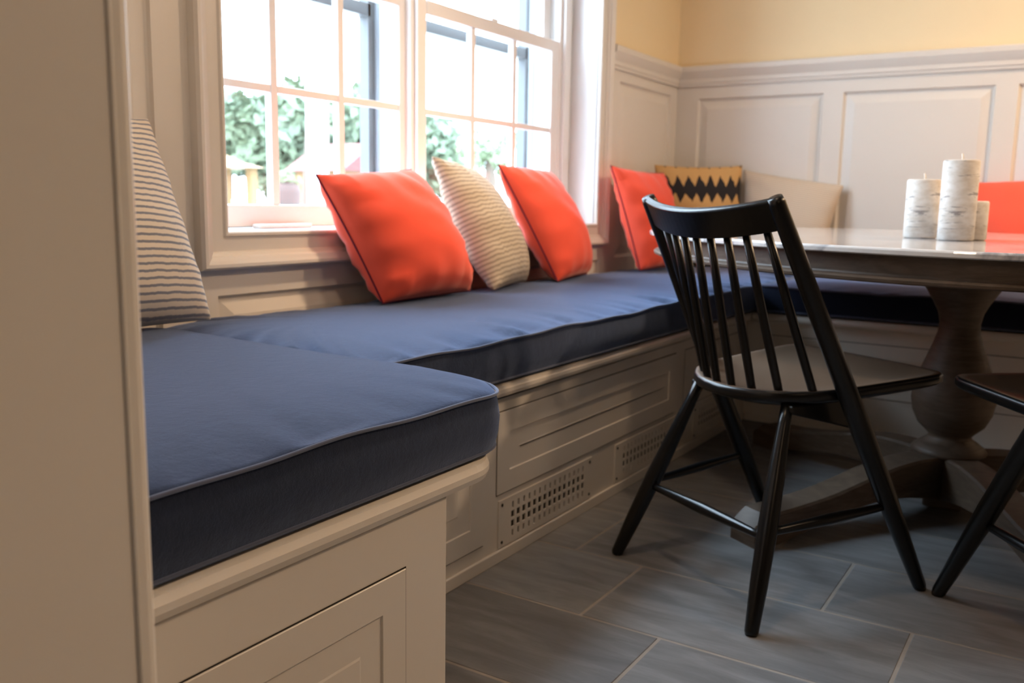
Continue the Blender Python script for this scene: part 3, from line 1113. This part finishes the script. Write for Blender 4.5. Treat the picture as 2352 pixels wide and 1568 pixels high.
chair = make_chair('black spindle back chair pulled up to the marble table, nearest the window bench')
chair.location = (-0.584, 2.07, 0)
chair.rotation_euler = (0, 0, math.atan2(-0.49, 0.872))
chair2 = chair.copy()
C.objects.link(chair2)
for c in list(chair.children):
    k = c.copy()
    C.objects.link(k)
    k.parent = chair2
chair2['label'] = 'second black spindle back chair cut off by the right edge of the picture'
chair2.location = (0.123, 2.110, 0)
chair2.rotation_euler = (0, 0, math.radians(38))

# ------------------------------------------------------------------ outside the window
yd = MB()
vs = [(x, y, z) for (x, z) in ((-2.25, -0.2), (-5.0, 0.1), (-9.0, 0.80), (-40.0, 1.2)) for y in (-25, 45)]
yd.add(vs, [(0, 2, 3, 1), (2, 4, 5, 3), (4, 6, 7, 5)])
struct(yd.build('ground', M['yard']))


def foliage(center, rad, count, size, seed, squash=0.9):
    rnd = random.Random(seed)
    vs, fs = [], []
    blobs = []
    for _ in range(14):
        a, e = rnd.uniform(0, 2 * PI), rnd.uniform(-0.7, 1.0)
        r = rnd.uniform(0.25, 0.75)
        blobs.append((Vector((math.cos(a) * r, math.sin(a) * r, e * r)), rnd.uniform(0.25, 0.5)))
    for _ in range(count):
        b, br = blobs[rnd.randrange(len(blobs))]
        d = Vector((rnd.gauss(0, 1), rnd.gauss(0, 1), rnd.gauss(0, 1))).normalized() * br * rnd.uniform(0.5, 1)
        p = b + d
        p = Vector(center) + Vector((p.x * rad, p.y * rad, p.z * rad * squash))
        u = Vector((rnd.gauss(0, 1), rnd.gauss(0, 1), rnd.gauss(0, 1))).normalized()
        w = u.orthogonal().normalized()
        s = size * rnd.uniform(0.6, 1.3)
        i = len(vs)
        vs += [p - u * s, p + w * s * 0.45, p + u * s, p - w * s * 0.45]
        fs.append((i, i + 1, i + 2, i + 3))
    return vs, fs


def tree(label, x, y, z, h, rad, seed, mat, count=2600):
    t = thing('garden_tree', label, 'tree', (x, y, z), 'trees in the garden')
    MB().tube([(x, y, z), (x + 0.1, y, z + h * 0.5), (x, y + 0.1, z + h)], [0.14, 0.10, 0.05], 10).build('trunk', M['bark'], t)
    f = foliage((x, y, z + h), rad, count, rad * 0.085, seed)
    o = MB().add(*f).build('foliage', mat, t)
    o['kind'] = 'stuff'


hg = thing('garden_hedge', 'tall green hedge filling the lower panes of the left window', 'hedge', (-11.2, 11.0, 0.8))
hb = MB()
for k, (x, y, z, r) in enumerate(((-11.9, 8.9, 1.95, 1.0), (-11.6, 9.8, 1.80, 1.0), (-11.2, 10.7, 1.80, 1.0), (-10.9, 11.6, 1.90, 1.0), (-10.6, 12.5, 1.95, 1.0), (-10.4, 13.5, 1.6, 0.9))):
    MB().tube([(x, y, 0.7), (x, y + 0.05, z)], [0.08, 0.05], 8).build('trunk', M['bark'], hg)
    hb.add(*foliage((x, y, z), r, 2600, r * 0.12, 30 + k, 1.1))
_o = hb.build('foliage', M['leaf'], hg)
_o['kind'] = 'stuff'
tree('pale small tree seen through the right window', -8.3, 12.2, 0.8, 0.78, 0.66, 11, M['leaf2'], 1300)
tree('tall pale tree behind the white column, its crown hanging into the left window', -6.36, 6.40, 0.4, 3.02, 1.0, 17, M['leaf2'], 2000)
pc = thing('porch_column', 'white square porch column standing outside the left window', 'column', (-4.60, 4.66, 0))
MB().box(-4.635, -4.525, 4.605, 4.715, 0.06, 2.9).build('shaft', M['post'], pc, bevel=0.01)
MB().box(-4.665, -4.495, 4.575, 4.745, 0.02, 0.22).build('plinth', M['post'], pc, bevel=0.01)
# cedar garden shelter
gs = thing('garden_shelter', 'yellow timber garden shelter beyond the left window', 'shelter', (-8.3, 7.2, 0.7))
for px, py in ((-8.47, 7.02), (-8.22, 7.30), (-8.9, 7.5), (-9.15, 7.22)):
    MB().box(px - 0.045, px + 0.045, py - 0.045, py + 0.045, 0.62, 1.22).build('post', M['cedar'], gs)
MB().add([(-8.35, 6.80, 1.20), (-8.05, 7.35, 1.20), (-9.05, 7.75, 1.20), (-9.35, 7.10, 1.20), (-8.62, 7.0, 1.44), (-8.35, 7.30, 1.26), (-8.95, 7.55, 1.26), (-9.1, 7.2, 1.44)],
         [(0, 1, 5, 4), (1, 2, 6, 5), (2, 3, 7, 6), (3, 0, 4, 7), (4, 5, 6, 7), (3, 2, 1, 0)]).build('roof', M['cedar'], gs)
# low shed with a red roof
sh = thing('garden_shed', 'low garden shed with a red gabled roof outside the left window', 'shed', (-8.4, 9.1, 0.7))
MB().box(-9.0, -8.15, 8.75, 9.75, 0.6, 1.22).build('walls', M['cedar'], sh)
MB().add([(-8.05, 8.62, 1.22), (-8.05, 9.88, 1.22), (-9.1, 9.88, 1.22), (-9.1, 8.62, 1.22), (-8.05, 9.25, 1.60), (-9.1, 9.25, 1.60)],
         [(0, 4, 5, 3), (1, 2, 5, 4), (0, 1, 4), (2, 3, 5), (3, 2, 1, 0)]).build('roof', M['redroof'], sh)
# round stone planter with a clipped bush
pt = thing('garden_planter', 'round brown planter outside the left window, left of the white column', 'planter', (-7.35, 6.98, 0.6))
MB().lathe([(0.12, 0.5), (0.15, 0.7), (0.17, 0.92), (0.15, 1.00), (0.08, 1.04)], -7.35, 6.98, 24).build('pot', M['stone'], pt)
o = MB().add(*foliage((-7.35, 6.98, 1.05), 0.16, 300, 0.03, 4)).build('foliage', M['leaf2'], pt)
o['kind'] = 'stuff'
